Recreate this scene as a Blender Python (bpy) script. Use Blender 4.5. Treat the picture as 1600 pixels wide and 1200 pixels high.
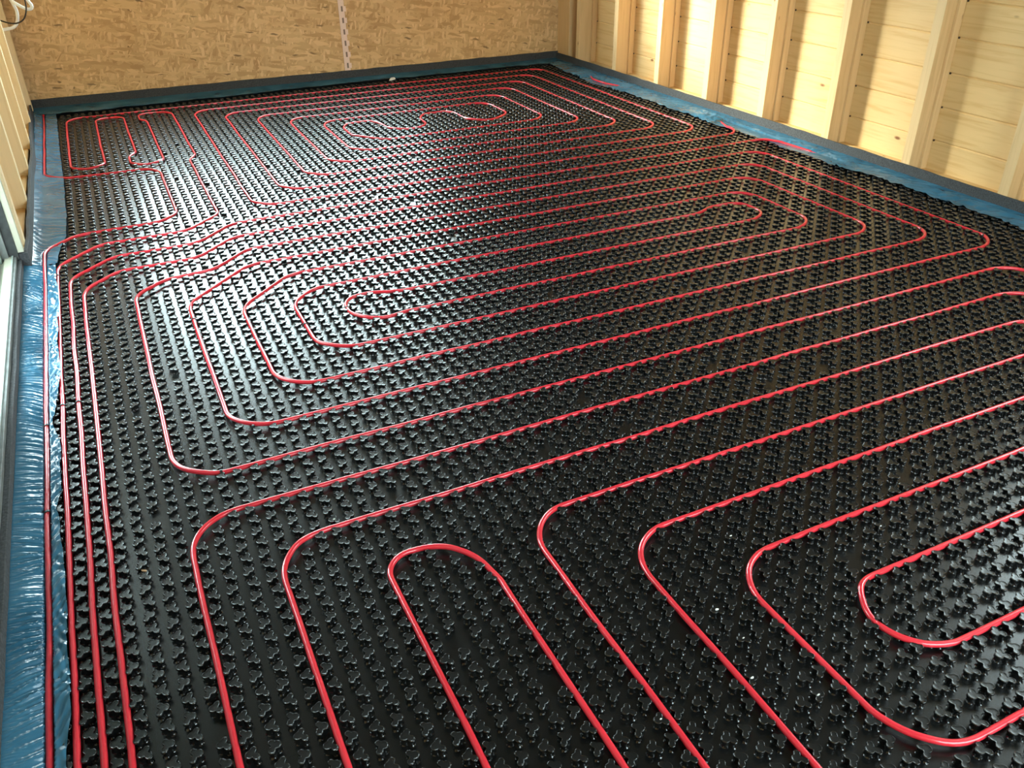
import bpy, math, random
import numpy as np
from mathutils import Matrix, Vector

for o in list(bpy.data.objects):
    bpy.data.objects.remove(o)
SC = bpy.context.scene
COL = SC.collection
rnd = random.Random(7)
P = 0.05                      # pitch of the studded panels in metres: u across the room, v into the room

def W(u, v, z=0.0):           # lattice cells and millimetres -> metres
    return (u * P, v * P, z / 1000.0)

# ------------------------------------------------------------------ camera
cd = bpy.data.cameras.new('camera'); cam = bpy.data.objects.new('camera', cd); COL.objects.link(cam)
cd.sensor_width = 36.0; cd.lens = 1312.415 / 1600 * 36; cd.clip_start = 0.05; cd.clip_end = 100
RX = Vector((0.9011587, -0.4333362, -0.0115171)); DN = Vector((-0.2331734, -0.4621639, -0.8555903)); FW = Vector((0.3654355, 0.7737081, -0.5175255))
m = Matrix((RX, -DN, -FW)).transposed().to_4x4(); m.translation = Vector(W(8.1045, -0.844, 1548)); cam.matrix_world = m
SC.camera = cam

# ------------------------------------------------------------------ light and exposure
SC.view_settings.view_transform = 'Standard'; SC.view_settings.look = 'None'
SC.view_settings.gamma = 1.0; SC.view_settings.use_curve_mapping = False
SC.view_settings.exposure = -0.28
try:
    SC.cycles.use_denoising = True
    SC.cycles.max_bounces = 8; SC.cycles.diffuse_bounces = 5; SC.cycles.glossy_bounces = 4
    SC.cycles.transparent_max_bounces = 8; SC.cycles.sample_clamp_indirect = 8.0
except Exception:
    pass
wd = bpy.data.worlds.new('daylight'); SC.world = wd; wd.use_nodes = True
nt = wd.node_tree; nt.nodes.clear()
wo = nt.nodes.new('ShaderNodeOutputWorld'); bg = nt.nodes.new('ShaderNodeBackground')
tc = nt.nodes.new('ShaderNodeTexCoord'); sx = nt.nodes.new('ShaderNodeSeparateXYZ'); cr = nt.nodes.new('ShaderNodeValToRGB')
cr.color_ramp.elements[0].position = 0.46; cr.color_ramp.elements[0].color = (0.42, 0.46, 0.42, 1)
cr.color_ramp.elements[1].position = 0.54; cr.color_ramp.elements[1].color = (0.80, 0.93, 1.0, 1)
mp = nt.nodes.new('ShaderNodeMapRange'); mp.inputs[1].default_value = -1; mp.inputs[2].default_value = 1
nt.links.new(tc.outputs['Generated'], sx.inputs[0]); nt.links.new(sx.outputs['Z'], mp.inputs[0]); nt.links.new(mp.outputs[0], cr.inputs[0])
nt.links.new(cr.outputs[0], bg.inputs[0]); nt.links.new(bg.outputs[0], wo.inputs[0])
# hazy sky, brightest on the side of the back window
my = nt.nodes.new('ShaderNodeMapRange'); my.inputs[1].default_value = 0.0; my.inputs[2].default_value = 0.8; my.inputs[3].default_value = 20.0; my.inputs[4].default_value = 46.0
nt.links.new(sx.outputs['Y'], my.inputs[0]); nt.links.new(my.outputs[0], bg.inputs[1])

# hazy sun from behind the back-left corner, falling through the back window
sd = bpy.data.lights.new('sun', 'SUN'); sun = bpy.data.objects.new('sun', sd); COL.objects.link(sun)
sd.energy = 18.0; sd.angle = math.radians(15); sd.color = (1.0, 0.93, 0.80)
sun.rotation_euler = Vector((0.715, -0.70, -0.31)).to_track_quat('-Z', 'Y').to_euler()
sun.location = (1, 10, 4)

def portal(name, loc, sx_, sy_, direction):
    l = bpy.data.lights.new(name, 'AREA'); o = bpy.data.objects.new(name, l); COL.objects.link(o)
    l.shape = 'RECTANGLE'; l.size = sx_; l.size_y = sy_; l.cycles.is_portal = True
    o.location = loc; o.rotation_euler = Vector(direction).to_track_quat('-Z', 'Y').to_euler()

ROOF = 2500
BW = (10.0, 65.0, 860, 2250)       # back window  u0 u1 z0 z1
LD = (57.0, 83.0, 78, 2100)        # left glass door v0 v1 z0 z1
RW = (14.0, 44.0, 1300, 2250)      # right window v0 v1 z0 z1
FD = (22.0, 72.0, 500, 2200)       # front window u0 u1 z0 z1, unseen, added as fill for the back wall
portal('daylight_back_window', W((BW[0] + BW[1]) / 2, 155.5, (BW[2] + BW[3]) / 2), (BW[1] - BW[0]) * P, (BW[3] - BW[2]) / 1000, (0, -1, 0))
portal('daylight_door', W(-4.2, (LD[0] + LD[1]) / 2, (LD[2] + LD[3]) / 2), (LD[1] - LD[0]) * P, (LD[3] - LD[2]) / 1000, (1, 0, 0))
portal('daylight_right_window', W(97, (RW[0] + RW[1]) / 2, (RW[2] + RW[3]) / 2), (RW[1] - RW[0]) * P, (RW[3] - RW[2]) / 1000, (-1, 0, 0))
portal('fill_front_window', W(47, -22, 1350), 2.5, 1.7, (0, 1, 0))

# ------------------------------------------------------------------ helpers
def link(name, me, mat=None, parent=None):
    o = bpy.data.objects.new(name, me); COL.objects.link(o)
    if mat is not None: me.materials.append(mat)
    if parent is not None: o.parent = parent
    return o

def mesh(name, verts, faces, smooth=False):
    me = bpy.data.meshes.new(name); me.from_pydata([tuple(v) for v in verts], [], [tuple(f) for f in faces]); me.update()
    if smooth: me.polygons.foreach_set('use_smooth', [True] * len(me.polygons))
    return me

def quadmesh(name, V, Q, smooth=True):
    me = bpy.data.meshes.new(name); n = len(Q)
    me.vertices.add(len(V)); me.vertices.foreach_set('co', np.asarray(V, np.float32).ravel())
    me.loops.add(n * 4); me.loops.foreach_set('vertex_index', np.asarray(Q, np.int32).ravel())
    me.polygons.add(n); me.polygons.foreach_set('loop_start', np.arange(0, n * 4, 4, dtype=np.int32))
    try: me.polygons.foreach_set('loop_total', np.full(n, 4, np.int32))
    except Exception: pass
    me.polygons.foreach_set('use_smooth', np.full(n, smooth))
    me.update(calc_edges=True); me.validate()
    return me

def tag(o, label=None, cat=None, group=None, kind=None):
    if label: o['label'] = label
    if cat: o['category'] = cat
    if group: o['group'] = group
    if kind: o['kind'] = kind
    return o

def empty(name, loc=(0, 0, 0)):
    o = bpy.data.objects.new(name, None); COL.objects.link(o); o.location = loc; o.empty_display_size = 0.1
    return o

class MB:                           # collects boxes / prisms into one mesh (lattice u v, mm z)
    def __init__(s): s.v = []; s.f = []
    def pts(s, P8):
        n = len(s.v); s.v += [W(*q) for q in P8]
        s.f += [tuple(n + i for i in f) for f in ((0, 3, 2, 1), (4, 5, 6, 7), (0, 1, 5, 4), (1, 2, 6, 5), (2, 3, 7, 6), (3, 0, 4, 7))]
        return s
    def box(s, u0, u1, v0, v1, z0, z1):
        return s.pts([(u0, v0, z0), (u1, v0, z0), (u1, v1, z0), (u0, v1, z0), (u0, v0, z1), (u1, v0, z1), (u1, v1, z1), (u0, v1, z1)])
    def prism(s, poly, z0, z1):     # poly: ccw (u, v)
        n = len(s.v); k = len(poly)
        s.v += [W(a, b, z0) for a, b in poly] + [W(a, b, z1) for a, b in poly]
        s.f += [tuple(n + i for i in reversed(range(k))), tuple(n + k + i for i in range(k))]
        s.f += [(n + i, n + (i + 1) % k, n + k + (i + 1) % k, n + k + i) for i in range(k)]
        return s
    def build(s, name, mat, parent=None, bevel=0.0, smooth=False):
        me = mesh(name, s.v, s.f, smooth); o = link(name, me, mat, parent)
        if bevel:
            b = o.modifiers.new('bevel', 'BEVEL'); b.width = bevel; b.segments = 2; b.limit_method = 'ANGLE'
        return o

# ------------------------------------------------------------------ materials
def newmat(name):
    mt = bpy.data.materials.new(name); mt.use_nodes = True
    n = mt.node_tree; b = n.nodes['Principled BSDF']
    return mt, n, b

def lin(r, g, b):
    f = lambda c: ((c / 255 + 0.055) / 1.055) ** 2.4 if c / 255 > 0.04045 else c / 255 / 12.92
    return (f(r), f(g), f(b), 1)

def node(n, t, **kw):
    x = n.nodes.new(t)
    for k, v in kw.items():
        if k.startswith('i_'):
            key = k[2:]
            x.inputs[int(key) if key.isdigit() else key].default_value = v
        else: setattr(x, k, v)
    return x

def ramp(n, fac, stops):
    r = n.nodes.new('ShaderNodeValToRGB'); e = r.color_ramp.elements
    while len(e) < len(stops): e.new(0.5)
    for el, (p_, c) in zip(e, stops): el.position = p_; el.color = c
    n.links.new(fac, r.inputs[0]); return r.outputs[0]

def mixc(n, fac, a, b, mode='MIX'):
    x = n.nodes.new('ShaderNodeMix'); x.data_type = 'RGBA'; x.blend_type = mode
    for sock, val in ((x.inputs[0], fac), (x.inputs[6], a), (x.inputs[7], b)):
        if hasattr(val, 'is_linked') or isinstance(val, bpy.types.NodeSocket): n.links.new(val, sock)
        else: sock.default_value = val
    return x.outputs[2]

def coords(n, scale=(1, 1, 1), rot=(0, 0, 0), loc=(0, 0, 0)):
    t = n.nodes.new('ShaderNodeTexCoord'); mpn = n.nodes.new('ShaderNodeMapping')
    mpn.inputs['Scale'].default_value = scale; mpn.inputs['Rotation'].default_value = rot; mpn.inputs['Location'].default_value = loc
    n.links.new(t.outputs['Object'], mpn.inputs['Vector']); return mpn.outputs[0]

def bump(n, b, h, strength=0.3, dist=0.002):
    x = n.nodes.new('ShaderNodeBump'); x.inputs['Strength'].default_value = strength; x.inputs['Distance'].default_value = dist
    n.links.new(h, x.inputs['Height']); n.links.new(x.outputs[0], b.inputs['Normal'])

def simple(name, col, rough=0.5, noise=0.0, nscale=60, metal=0.0, spec=0.5, bmp=0.0):
    mt, n, b = newmat(name)
    b.inputs['Roughness'].default_value = rough; b.inputs['Metallic'].default_value = metal
    b.inputs['Specular IOR Level'].default_value = spec
    c = coords(n); nz = node(n, 'ShaderNodeTexNoise', i_Scale=nscale, i_Detail=4.0); n.links.new(c, nz.inputs['Vector'])
    lo = tuple(x * (1 - noise) for x in col[:3]) + (1,); hi = tuple(min(1, x * (1 + noise)) for x in col[:3]) + (1,)
    n.links.new(ramp(n, nz.outputs[0], [(0.3, lo), (0.7, hi)]), b.inputs['Base Color'])
    if bmp: bump(n, b, nz.outputs[0], bmp)
    return mt

# black glossy polystyrene panels
M_PANEL, n, b = newmat('black_plastic')
b.inputs['Base Color'].default_value = (0.012, 0.013, 0.014, 1); b.inputs['Roughness'].default_value = 0.17
b.inputs['Specular IOR Level'].default_value = 0.6
gm = n.nodes.new('ShaderNodeNewGeometry'); gs = n.nodes.new('ShaderNodeSeparateXYZ'); n.links.new(gm.outputs['Normal'], gs.inputs[0])
n.links.new(ramp(n, gs.outputs['Z'], [(0.90, (0.10, 0.10, 0.10, 1)), (0.985, (0.27, 0.27, 0.27, 1))]), b.inputs['Roughness'])
c = coords(n); nz = node(n, 'ShaderNodeTexNoise', i_Scale=700.0, i_Detail=2.0); n.links.new(c, nz.inputs['Vector'])
nz2 = node(n, 'ShaderNodeTexNoise', i_Scale=9.0, i_Detail=3.0); n.links.new(c, nz2.inputs['Vector'])
n.links.new(ramp(n, nz2.outputs[0], [(0.35, (0.0035, 0.004, 0.0042, 1)), (0.75, (0.008, 0.0084, 0.0088, 1))]), b.inputs['Base Color'])
bump(n, b, nz.outputs[0], 0.12, 0.001)

# red heating pipe
M_PIPE, n, b = newmat('red_pipe')
b.inputs['Base Color'].default_value = lin(205, 22, 38); b.inputs['Roughness'].default_value = 0.24
b.inputs['Coat Weight'].default_value = 0.3; b.inputs['Coat Roughness'].default_value = 0.1
c = coords(n); nz = node(n, 'ShaderNodeTexNoise', i_Scale=3.0, i_Detail=2.0); n.links.new(c, nz.inputs['Vector'])
n.links.new(ramp(n, nz.outputs[0], [(0.3, lin(208, 40, 54)), (0.7, lin(224, 50, 64))]), b.inputs['Base Color'])

# blue film
M_FILM, n, b = newmat('blue_film')
b.inputs['Roughness'].default_value = 0.22; b.inputs['Specular IOR Level'].default_value = 0.6
b.inputs['Subsurface Weight'].default_value = 0.0
c = coords(n); nz = node(n, 'ShaderNodeTexNoise', i_Scale=5.0, i_Detail=4.0); n.links.new(c, nz.inputs['Vector'])
n.links.new(ramp(n, nz.outputs[0], [(0.3, lin(40, 88, 114)), (0.75, lin(68, 120, 148))]), b.inputs['Base Color'])
nz3 = node(n, 'ShaderNodeTexNoise', i_Scale=45.0, i_Detail=3.0); n.links.new(c, nz3.inputs['Vector'])
bump(n, b, nz3.outputs[0], 0.18, 0.004)

# foam edge strip
M_FOAM = simple('dark_grey_foam', lin(58, 59, 61), 0.85, 0.5, 140, bmp=0.4)
M_CLIP = simple('black_clip', (0.01, 0.01, 0.01, 1), 0.4)
M_WHITE = simple('white_conduit', lin(246, 248, 247), 0.4, 0.03, 30)
M_CABLE = simple('dark_cable', lin(40, 30, 24), 0.5, 0.1, 30)
M_GREY = simple('grey_frame', lin(108, 112, 110), 0.55, 0.25, 25, bmp=0.1)
M_DGREY = simple('dark_grey_gasket', lin(52, 54, 54), 0.7, 0.3, 40)
M_CREAM = simple('cream_frame', lin(186, 184, 164), 0.4, 0.05, 12)
M_SASH = simple('pale_green_frame', lin(168, 182, 176), 0.35, 0.05, 8)
M_CRUMB = simple('white_crumb', lin(220, 220, 215), 0.7, 0.05, 50)
M_CHIP = simple('wood_chip', lin(170, 130, 90), 0.8, 0.2, 200)
M_TAPE = simple('pinkish_tape', lin(238, 208, 190), 0.6, 0.10, 220)
M_TAPED = simple('grey_tape_mark', lin(140, 116, 100), 0.7, 0.2, 220)
M_NAIL = simple('nail', lin(70, 48, 28), 0.6)
M_CEIL = simple('ceiling_boards', lin(112, 104, 92), 0.8, 0.1, 6)
M_SUB = simple('subfloor', lin(40, 40, 42), 0.9, 0.2, 6)
M_PLASTER = simple('white_board', lin(200, 190, 170), 0.8, 0.04, 6)

# pine
def pine(name, axis, light, dark, knots=0.5, rough=0.6):
    mt, n, b = newmat(name); b.inputs['Roughness'].default_value = rough; b.inputs['Specular IOR Level'].default_value = 0.35
    sc = [26, 26, 26]; sc[axis] = 1.3
    c = coords(n, tuple(sc)); nz = node(n, 'ShaderNodeTexNoise', i_Scale=1.6, i_Detail=5.0, i_Distortion=0.9); n.links.new(c, nz.inputs['Vector'])
    base = ramp(n, nz.outputs[0], [(0.25, dark), (0.5, light), (0.8, tuple(min(1, x * 1.06) for x in light[:3]) + (1,))])
    c2 = coords(n, (1.1, 1.1, 1.1)); nb = node(n, 'ShaderNodeTexNoise', i_Scale=1.3, i_Detail=1.0); n.links.new(c2, nb.inputs['Vector'])
    base = mixc(n, 0.30, base, ramp(n, nb.outputs[0], [(0.35, dark), (0.65, light)]))
    sk = [7, 7, 7]; sk[axis] = 3.0
    ck = coords(n, tuple(sk)); vo = node(n, 'ShaderNodeTexVoronoi', i_Scale=1.0); n.links.new(ck, vo.inputs['Vector'])
    km = ramp(n, vo.outputs['Distance'], [(0.07 * knots, (1, 1, 1, 1)), (0.15 * knots, (0, 0, 0, 1))])
    base = mixc(n, km, base, lin(132, 84, 44))
    n.links.new(base, b.inputs['Base Color']); bump(n, b, nz.outputs[0], 0.15, 0.001)
    return mt
M_STUD = pine('pine_stud', 2, lin(226, 190, 140), lin(206, 166, 114), 0.55)
M_STUDD = pine('pine_stud_left', 2, lin(236, 212, 170), lin(222, 194, 146), 0.5)
M_PLANK = pine('pine_planks', 1, lin(228, 192, 136), lin(208, 162, 100), 0.6)
M_SILL = pine('pine_sill', 1, lin(222, 188, 132), lin(200, 160, 100), 0.3)

# oriented strand board: several layers of stretched flakes at different angles
M_OSB, n, b = newmat('strand_board'); b.inputs['Roughness'].default_value = 0.7; b.inputs['Specular IOR Level'].default_value = 0.25
t = n.nodes.new('ShaderNodeTexCoord')
wn = node(n, 'ShaderNodeTexNoise', i_Scale=14.0, i_Detail=2.0); n.links.new(t.outputs['Object'], wn.inputs['Vector'])
sep = n.nodes.new('ShaderNodeVectorMath'); sep.operation = 'SCALE'; sep.inputs['Scale'].default_value = 0.03
n.links.new(wn.outputs['Color'], sep.inputs[0])
add = n.nodes.new('ShaderNodeVectorMath'); add.operation = 'ADD'; n.links.new(t.outputs['Object'], add.inputs[0]); n.links.new(sep.outputs[0], add.inputs[1])
cur = None
for k, (ang, sx_, sz_, lo, hi) in enumerate([(0.15, 9, 40, lin(178, 134, 88), lin(226, 186, 134)), (-0.5, 11, 46, lin(180, 138, 90), lin(232, 194, 142)),
                                            (0.8, 13, 52, lin(172, 128, 82), lin(234, 196, 144)), (1.45, 15, 60, lin(190, 148, 100), lin(242, 206, 156)),
                                            (-0.15, 10, 48, lin(182, 140, 92), lin(236, 198, 146))]):
    m1 = n.nodes.new('ShaderNodeMapping'); m1.inputs['Rotation'].default_value = (0, ang, 0); m1.inputs['Location'].default_value = (k * 3.1, 0, k * 1.7)
    m2 = n.nodes.new('ShaderNodeMapping'); m2.inputs['Scale'].default_value = (sx_, 6, sz_)
    n.links.new(add.outputs[0], m1.inputs[0]); n.links.new(m1.outputs[0], m2.inputs[0])
    vo = node(n, 'ShaderNodeTexVoronoi', i_Scale=1.0, i_Randomness=1.0); n.links.new(m2.outputs[0], vo.inputs['Vector'])
    sc_ = n.nodes.new('ShaderNodeSeparateColor'); n.links.new(vo.outputs['Color'], sc_.inputs[0])
    colr = ramp(n, sc_.outputs[0], [(0.0, lo), (1.0, hi)])
    if cur is None: cur = colr
    else:
        msk = ramp(n, sc_.outputs[1], [(0.55, (0, 0, 0, 1)), (0.60, (1, 1, 1, 1))])
        cur = mixc(n, msk, cur, colr)
    if k in (1, 4):
        dk = ramp(n, sc_.outputs[2], [(0.955, (0, 0, 0, 1)), (0.965, (1, 1, 1, 1))])
        edge = ramp(n, vo.outputs['Distance'], [(0.25, (1, 1, 1, 1)), (0.42, (0, 0, 0, 1))])
        cur = mixc(n, mixc(n, 1.0, dk, edge, 'MULTIPLY'), cur, lin(74, 44, 22))
big = node(n, 'ShaderNodeTexNoise', i_Scale=2.2, i_Detail=3.0); n.links.new(t.outputs['Object'], big.inputs['Vector'])
cur = mixc(n, 0.35, cur, ramp(n, big.outputs[0], [(0.3, lin(190, 148, 98)), (0.7, lin(224, 184, 130))]))
n.links.new(cur, b.inputs['Base Color']); bump(n, b, cur, 0.2, 0.001)

# glass: a real pane, mostly clear with a mirror share
M_GLASS, n, b = newmat('window_glass')
n.nodes.remove(b); out = n.nodes['Material Output']
tr = node(n, 'ShaderNodeBsdfTransparent'); tr.inputs[0].default_value = (0.93, 0.97, 0.95, 1)
gl = node(n, 'ShaderNodeBsdfGlossy', i_Roughness=0.02); lwt = n.nodes.new('ShaderNodeLayerWeight'); pw = n.nodes.new('ShaderNodeMath'); pw.operation = 'POWER'; pw.inputs[1].default_value = 5.0; n.links.new(lwt.outputs['Facing'], pw.inputs[0])
fr = n.nodes.new('ShaderNodeMath'); fr.operation = 'MULTIPLY_ADD'; fr.inputs[1].default_value = 0.9; fr.inputs[2].default_value = 0.04; n.links.new(pw.outputs[0], fr.inputs[0])
mx = n.nodes.new('ShaderNodeMixShader'); n.links.new(fr.outputs[0], mx.inputs[0]); n.links.new(tr.outputs[0], mx.inputs[1]); n.links.new(gl.outputs[0], mx.inputs[2])
n.links.new(mx.outputs[0], out.inputs[0])

# ------------------------------------------------------------------ room shell
FR = -22.0                                # front wall
def struct(o): o['kind'] = 'structure'; return o
struct(MB().box(-8, 98, FR - 3, 158, -60, -13.8).build('floor', M_SUB))
struct(MB().box(-8, 98, FR - 3, 158, ROOF, ROOF + 60).build('ceiling', M_CEIL))

# back wall: strand board around a window above the picture
ub0, ub1, vb = -5.0, 96.0, 152.3
bm = MB()
def backv(u): return 153.9 - (u + 1.2) * 0.0265     # the wall runs very slightly out of square
def bwall(u0, u1, z0, z1):
    bm.prism([(u0, backv(u0)), (u1, backv(u1)), (u1, backv(u1) + 3.5), (u0, backv(u0) + 3.5)], z0, z1)
bwall(ub0, BW[0], -40, ROOF); bwall(BW[1], ub1, -40, ROOF); bwall(BW[0], BW[1], -40, BW[2]); bwall(BW[0], BW[1], BW[3], ROOF)
struct(bm.build('wall_back', M_OSB))
def window_frame(name, boxes, panes):
    mb = MB()
    for q in boxes: mb.box(*q)
    o = struct(mb.build(name, M_SASH, bevel=0.003))
    for q in panes: MB().box(*q).build('pane', M_GLASS, o)
    return o
z0, z1 = BW[2], BW[3]; v0 = 154.0; u0, u1 = BW[0], BW[1]; um = (u0 + u1) / 2
window_frame('window_1', [(u0, u1, v0, v0 + 1.2, z0, z0 + 55), (u0, u1, v0, v0 + 1.2, z1 - 55, z1), (u0, u0 + 1.1, v0, v0 + 1.2, z0, z1), (u1 - 1.1, u1, v0, v0 + 1.2, z0, z1), (um - 1, um + 1, v0, v0 + 1.2, z0, z1)],
             [(u0 + 1.1, um - 1, v0 + .5, v0 + .6, z0 + 55, z1 - 55), (um + 1, u1 - 1.1, v0 + .5, v0 + .6, z0 + 55, z1 - 55)])

# right wall: horizontal pine planks behind studs, with a high window nearer than the picture shows
UR = 94.15
def ru(v): return -0.0075 * (v - 100) * 0.5         # slight skew of the right side
PL = 185.0
pl = MB()
zz = -343.0
rows_z = []
while zz < ROOF:
    z0r, z1r = zz, min(zz + PL, ROOF)
    segs = [(FR, 158.0)]
    if z1r > RW[2] and z0r < RW[3]: segs = [(FR, RW[0]), (RW[1], 158.0)]
    for a, b_ in segs:
        if z1r > -60:
            zlo = max(z0r, -60)
            # rounded plank edge with a V groove
            n0 = len(pl.v)
            prof = [(UR + 1.6, zlo), (UR + 0.12, zlo), (UR, zlo + 7), (UR, z1r - 7), (UR + 0.12, z1r), (UR + 1.6, z1r)]
            for vv in (a, b_): pl.v += [W(q[0], vv, q[1]) for q in prof]
            pl.f += [(n0 + i, n0 + 6 + i, n0 + 6 + (i + 1) % 6, n0 + (i + 1) % 6) for i in range(6)]
            pl.f += [tuple(n0 + i for i in range(6)), tuple(n0 + 6 + i for i in reversed(range(6)))]
    rows_z.append(z0r)
    zz += PL
struct(pl.build('wall_right', M_PLANK))
struct(MB().box(UR + 0.2, UR + 1.2, RW[0] - 1, RW[1] + 1, RW[2] - 60, RW[2] - 5).box(UR + 0.2, UR + 1.2, RW[0] - 1, RW[1] + 1, RW[3] - 5, RW[3] + 40).build('trim_1', M_SASH))
o = window_frame('window_2', [(95, 96, RW[0] - .5, RW[1] + .5, RW[2] - 20, RW[2] + 45), (95, 96, RW[0] - .5, RW[1] + .5, RW[3] - 45, RW[3] + 20), (95, 96, RW[0] - .5, RW[0] + .8, RW[2], RW[3]), (95, 96, RW[1] - .8, RW[1] + .5, RW[2], RW[3])],
                 [(95.4, 95.5, RW[0] + .8, RW[1] - .8, RW[2] + 45, RW[3] - 45)])
# bottom plate between the studs on the right
struct(MB().box(93.25, UR, FR, 153.0, 8, 50).build('trim_2', M_SILL, bevel=0.003))

# front wall behind the camera
fw = MB()
fw.box(-8, FD[0], FR - 2, FR, -40, ROOF).box(FD[1], 98, FR - 2, FR, -40, ROOF).box(FD[0], FD[1], FR - 2, FR, -40, FD[2]).box(FD[0], FD[1], FR - 2, FR, FD[3], ROOF)
struct(fw.build('wall_front', M_STUD))
window_frame('fill_window', [(FD[0], FD[1], FR - 1.5, FR - .5, FD[2], FD[2] + 50), (FD[0], FD[1], FR - 1.5, FR - .5, FD[3] - 50, FD[3]), (FD[0], FD[0] + 1, FR - 1.5, FR - .5, FD[2], FD[3]), (FD[1] - 1, FD[1], FR - 1.5, FR - .5, FD[2], FD[3])],
             [(FD[0] + 1, FD[1] - 1, FR - 1.1, FR - 1, FD[2] + 50, FD[3] - 50)])  # added opening behind the camera, lets fill light onto the strand board

# left wall: planks behind studs beyond the glass door
lw = MB()
UL = -4.1
zz = -343.0 + 60
while zz < ROOF:
    for a, b_ in ((85.6, 158.0), (FR, 20)) if zz + PL > 60 else ((FR, 158.0),):
        if zz + PL > -60:
            zlo, zhi = max(zz, -60), min(zz + PL, ROOF)
            n0 = len(lw.v); prof = [(UL - 1.6, zlo), (UL - 0.12, zlo), (UL, zlo + 7), (UL, zhi - 7), (UL - 0.12, zhi), (UL - 1.6, zhi)]
            for vv in (a, b_): lw.v += [W(q[0], vv, q[1]) for q in prof]
            lw.f += [(n0 + (i + 1) % 6, n0 + 6 + (i + 1) % 6, n0 + 6 + i, n0 + i) for i in range(6)]
            lw.f += [tuple(n0 + i for i in reversed(range(6))), tuple(n0 + 6 + i for i in range(6))]
    zz += PL
lw.box(UL - 1.6, UL - 0.2, LD[0] - 2, 85.8, LD[3] + 60, ROOF)
struct(lw.build('wall_left', M_PLANK))

# glass door on the left, near the camera
door = tag(MB().box(-2.95, -2.0, 20, 83.9, -14, 80).build('door_1', M_GREY, bevel=0.002), kind='structure')
MB().box(-4.6, -2.96, 20, 83.9, -14, 72).build('threshold', M_CREAM, door, bevel=0.002)
MB().box(-2.94, -2.30, 20, 83.9, 80, 84).build('track', M_CREAM, door)
MB().box(-2.34, -2.22, 20, 83.9, 80, 87).build('track_lip', M_SASH, door)
MB().box(-2.55, -1.80, 83.9, 84.7, -14, LD[3] + 60).build('jamb', M_DGREY, door)
MB().box(-3.15, -2.56, 83.6, 84.7, 60, LD[3] + 60).build('jamb_frame', M_GREY, door, bevel=0.002)
MB().box(-4.7, -3.16, 83.0, 84.7, 60, LD[3] + 60).build('side_sash', M_SASH, door, bevel=0.003)
MB().box(-1.79, -1.28, 84.0, 84.6, 95, LD[3] + 60).build('jamb_trim', M_CREAM, door, bevel=0.001)
MB().box(-4.7, -2.0, LD[0] - 2, 84.7, LD[3], LD[3] + 70).build('head', M_SASH, door)
MB().box(-4.7, -3.1, 20, LD[0], 60, LD[3] + 60).build('light_blocking_panel', M_SASH, door)  # solid infill added to cut the daylight coming through the door
MB().box(-4.4, -3.6, 69, 71, 72, LD[3]).build('centre_stile', M_SASH, door)
MB().box(-4.3, -3.5, LD[0], 83, 72, 130).build('bottom_rail', M_SASH, door, bevel=0.003)
for a, b_ in ((LD[0], 69), (71, 83)):
    MB().box(-3.95, -3.88, a, b_, 130, LD[3]).build('pane', M_GLASS, door)

# terrace outside the door
struct(MB().box(-66, -64, -20, 168, -80, 3300).build('sun_blocker_wall', simple('sun_blocker_render', lin(176, 178, 170), 0.85, 0.15, 4)))  # unseen wall, added to keep the low sun out of the left door
struct(MB().box(-64, -4.7, FR - 40, 120, -80, -40).build('terrace', simple('terrace_stone', lin(150, 150, 146), 0.8, 0.3, 6)))

# ------------------------------------------------------------------ studs
def nail_mesh():
    mb = MB(); k = 8; ang = [2 * math.pi * i / k for i in range(k)]
    v = [(-0.0012, 0.0062 * math.cos(a), 0.0062 * math.sin(a)) for a in ang] + [(0.002, 0.0062 * math.cos(a), 0.0062 * math.sin(a)) for a in ang]
    f = [tuple(range(k)), tuple(reversed(range(k, 2 * k)))] + [(i + k, (i + 1) % k + k, (i + 1) % k, i) for i in range(k)]
    me = mesh('nail_head', v, f); me.materials.append(M_NAIL); return me
NAIL = nail_mesh()

def right_stud(vn, label, width=1.2, nails=True):
    s = empty('wall_stud', W(91.2, vn, 0))
    off = 0.12 + float(np.interp(vn, [-20, 51, 100, 152], [0.55, 0.38, 0.0, -0.75]))
    def part(mb, name, mat, bev=0.002):
        o = mb.build(name, mat, None, bev); o.parent = s; o.matrix_parent_inverse = Matrix.Translation(-s.location); return o
    part(MB().box(91.2 + off, 93.2, vn, vn + width, 30, ROOF - 2), 'post', M_STUD)
    bt = part(MB().box(93.2, UR - 0.02, vn - 0.35, vn + width + 0.3, 30, ROOF - 2), 'batten', M_STUD)
    if nails:
        for kz in (26, 211, 397, 581, 766, 950):
            o = bpy.data.objects.new('nail_head', NAIL); COL.objects.link(o); o.parent = bt
            o.location = Vector(W(UR - 0.02, vn - 0.50, kz + 1))
    tag(s, label, 'wall stud', 'pine studs along the right wall')
    return s
RS = [53.9, 66.7, 79.7, 92.3, 104.9, 117.6, 130.3, 143.0]
RL = ['pine stud on the right wall, nearest one, cut by the right picture edge',
      'pine stud on the right wall, second from the right picture edge',
      'pine stud on the right wall, third from the right picture edge',
      'pine stud on the right wall, fourth from the right picture edge',
      'pine stud on the right wall, fifth from the right, standing behind the brightest plank bay',
      'pine stud on the right wall, fourth from the back corner counting the corner post',
      'pine stud on the right wall, third from the back corner counting the corner post',
      'pine stud on the right wall, next to the corner post by the strand board wall']
for vn, lb in zip(RS, RL): right_stud(vn, lb)
for vn in (41.0,): right_stud(vn, 'pine stud on the right wall beyond the right picture edge', nails=False)
cp = empty('corner_post', W(91, 146.9, 0))
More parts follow.
